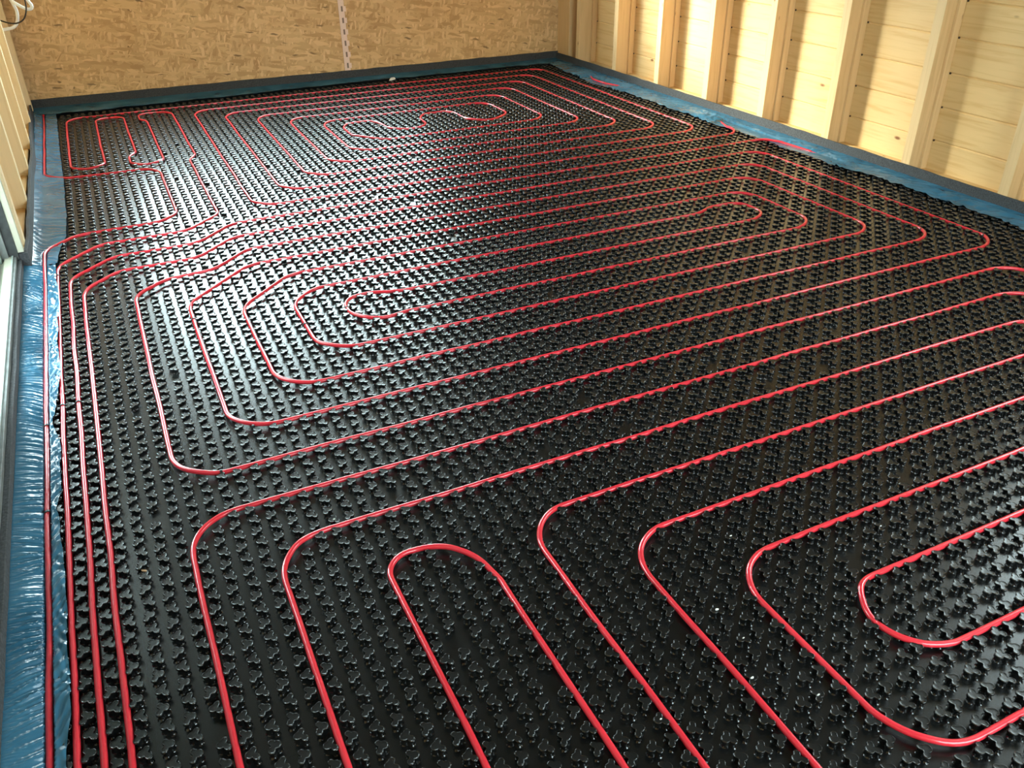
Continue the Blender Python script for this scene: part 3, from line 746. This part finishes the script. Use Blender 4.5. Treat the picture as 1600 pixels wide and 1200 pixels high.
# ------------------------------------------------------------------ conduit and cable hanging at the left wall
def spline(pts, n=14):
    pts = [np.array(p_, float) for p_ in pts]; pts = [2 * pts[0] - pts[1]] + pts + [2 * pts[-1] - pts[-2]]; out = []
    for i in range(1, len(pts) - 2):
        for k in range(n):
            t_ = k / n; a, b_, c_, d_ = pts[i - 1:i + 3]
            out.append(0.5 * ((2 * b_) + (c_ - a) * t_ + (2 * a - 5 * b_ + 4 * c_ - d_) * t_ ** 2 + (3 * b_ - a - 3 * c_ + d_) * t_ ** 3))
    out.append(pts[-2]); return np.array(out)
def hose(name, pts, r, mat, label, cat):
    C = spline(pts) * np.array([P, P, 0.001]); V, Q = tube(C, r, 12)
    return tag(link(name, quadmesh(name, V, Q), mat), label, cat)
vc = 147.0
CP = [(-3.4, vc + .5, 640), (-1.5, vc + .3, 648), (-0.3, vc, 662), (0.35, vc, 700), (0.62, vc, 760), (0.45, vc - .3, 812), (0.30, vc - .4, 845)]
hose('white_conduit', CP, 0.0110, M_WHITE, 'white flexible conduit curving out from behind the left stud, lower one', 'conduit')
hose('white_conduit', [(0.45, vc - 1, 835), (0.95, vc - 1.2, 815), (1.9, vc - 1.2, 782), (2.55, vc - 1.2, 780), (2.75, vc - 1.2, 800), (2.5, vc - 1.2, 830), (2.1, vc - 1, 880), (1.4, vc, 960), (0.2, vc + 1, 1040), (-3.2, vc + 2, 1070)], 0.0110, M_WHITE,
     'white flexible conduit loop sticking out to the right at the top left', 'conduit')
hose('cable', [(-3.3, vc - .4, 745), (-1.6, vc - 1.6, 718), (-0.6, vc - 2.2, 702), (0.4, vc - 2.4, 700), (1.3, vc - 2.4, 722), (1.85, vc - 2.2, 765), (2.1, vc - 2, 820), (2.0, vc - 1.8, 880), (1.2, vc - 1, 960), (-3.0, vc, 1010)], 0.005, M_CABLE,
     'thin dark cable looping below the white conduits at the top left', 'cable')

# ------------------------------------------------------------------ small litter
def scrap(name, u, v, z, size, mat, label, cat, seed, flatz=0.4, rot=0.0):
    r_ = random.Random(seed); V = []; F = []
    for k in range(6):
        a = k * math.pi / 3; V.append((math.cos(a) * (0.7 + 0.5 * r_.random()), math.sin(a) * 0.45 * (0.7 + 0.5 * r_.random()), -flatz * .5 * r_.random()))
    for k in range(6):
        a = k * math.pi / 3; V.append((0.8 * math.cos(a) * (0.6 + 0.5 * r_.random()), 0.8 * math.sin(a) * 0.45 * (0.6 + 0.5 * r_.random()), flatz * (0.5 + 0.5 * r_.random())))
    F = [(5, 4, 3, 2, 1, 0), (6, 7, 8, 9, 10, 11)] + [(i, (i + 1) % 6, (i + 1) % 6 + 6, i + 6) for i in range(6)]
    me = mesh(name, [tuple(c * size for c in q) for q in V], F); o = link(name, me, mat); o.location = W(u, v, z); o.rotation_euler = (0, 0, rot)
    return tag(o, label, cat)
scrap('wood_chip', 4.55, 36.9, 7.5, 0.009, M_CHIP, 'small tan wood splinter lying on the black studs at the lower left', 'wood chip', 5, 0.3, -0.7)
scrap('foam_scrap', 56.2, 149.0, 12, 0.035, M_CRUMB, 'crumpled white scrap lying at the panel edge by the strand board wall', 'scrap', 9, 0.5, 0.2)
crumbs = [(1160, 989, 'beside the bend of the fourth pipe at the lower right'), (1145, 845, 'on a stud just left of the upper bend at the lower right'), (1135, 960, 'between the studs near the lower right bend'), (1018, 1128, 'between two pipes at the bottom centre'),
          (1277, 1074, 'just left of the lowest right bend'), (1162, 1055, 'touching the slanting pipe at the lower right'), (525, 810, 'beside the long pipe left of centre'), (704, 850, 'behind the round bend at the lower centre'), (784, 524, 'beside the middle spiral'), (1388, 829, 'on the studs above the small hairpin on the right')]
Mi = np.array([RX, DN, FW])
for k, (x, y, lb) in enumerate(crumbs):
    d = np.array([(x - 800) / 1312.4, (y - 600) / 1312.4, 1.0]) @ Mi; t_ = -(1.548 - 0.006) / d[2]
    u_, v_ = 8.1045 + d[0] * t_ / P, -0.844 + d[1] * t_ / P
    fu, fv = SH[int((math.floor(u_) + math.floor(v_)) % 2)][:2]
    scrap('white_crumb', math.floor(u_) + fu, math.floor(v_) + fv, 7.0, 0.0035 + 0.001 * (k % 3), M_CRUMB, 'tiny white crumb ' + lb, 'crumb', 20 + k, 0.6)
for o in bpy.data.objects:
    if o.name.startswith('white_crumb'): o['group'] = 'white crumbs on the black panels'
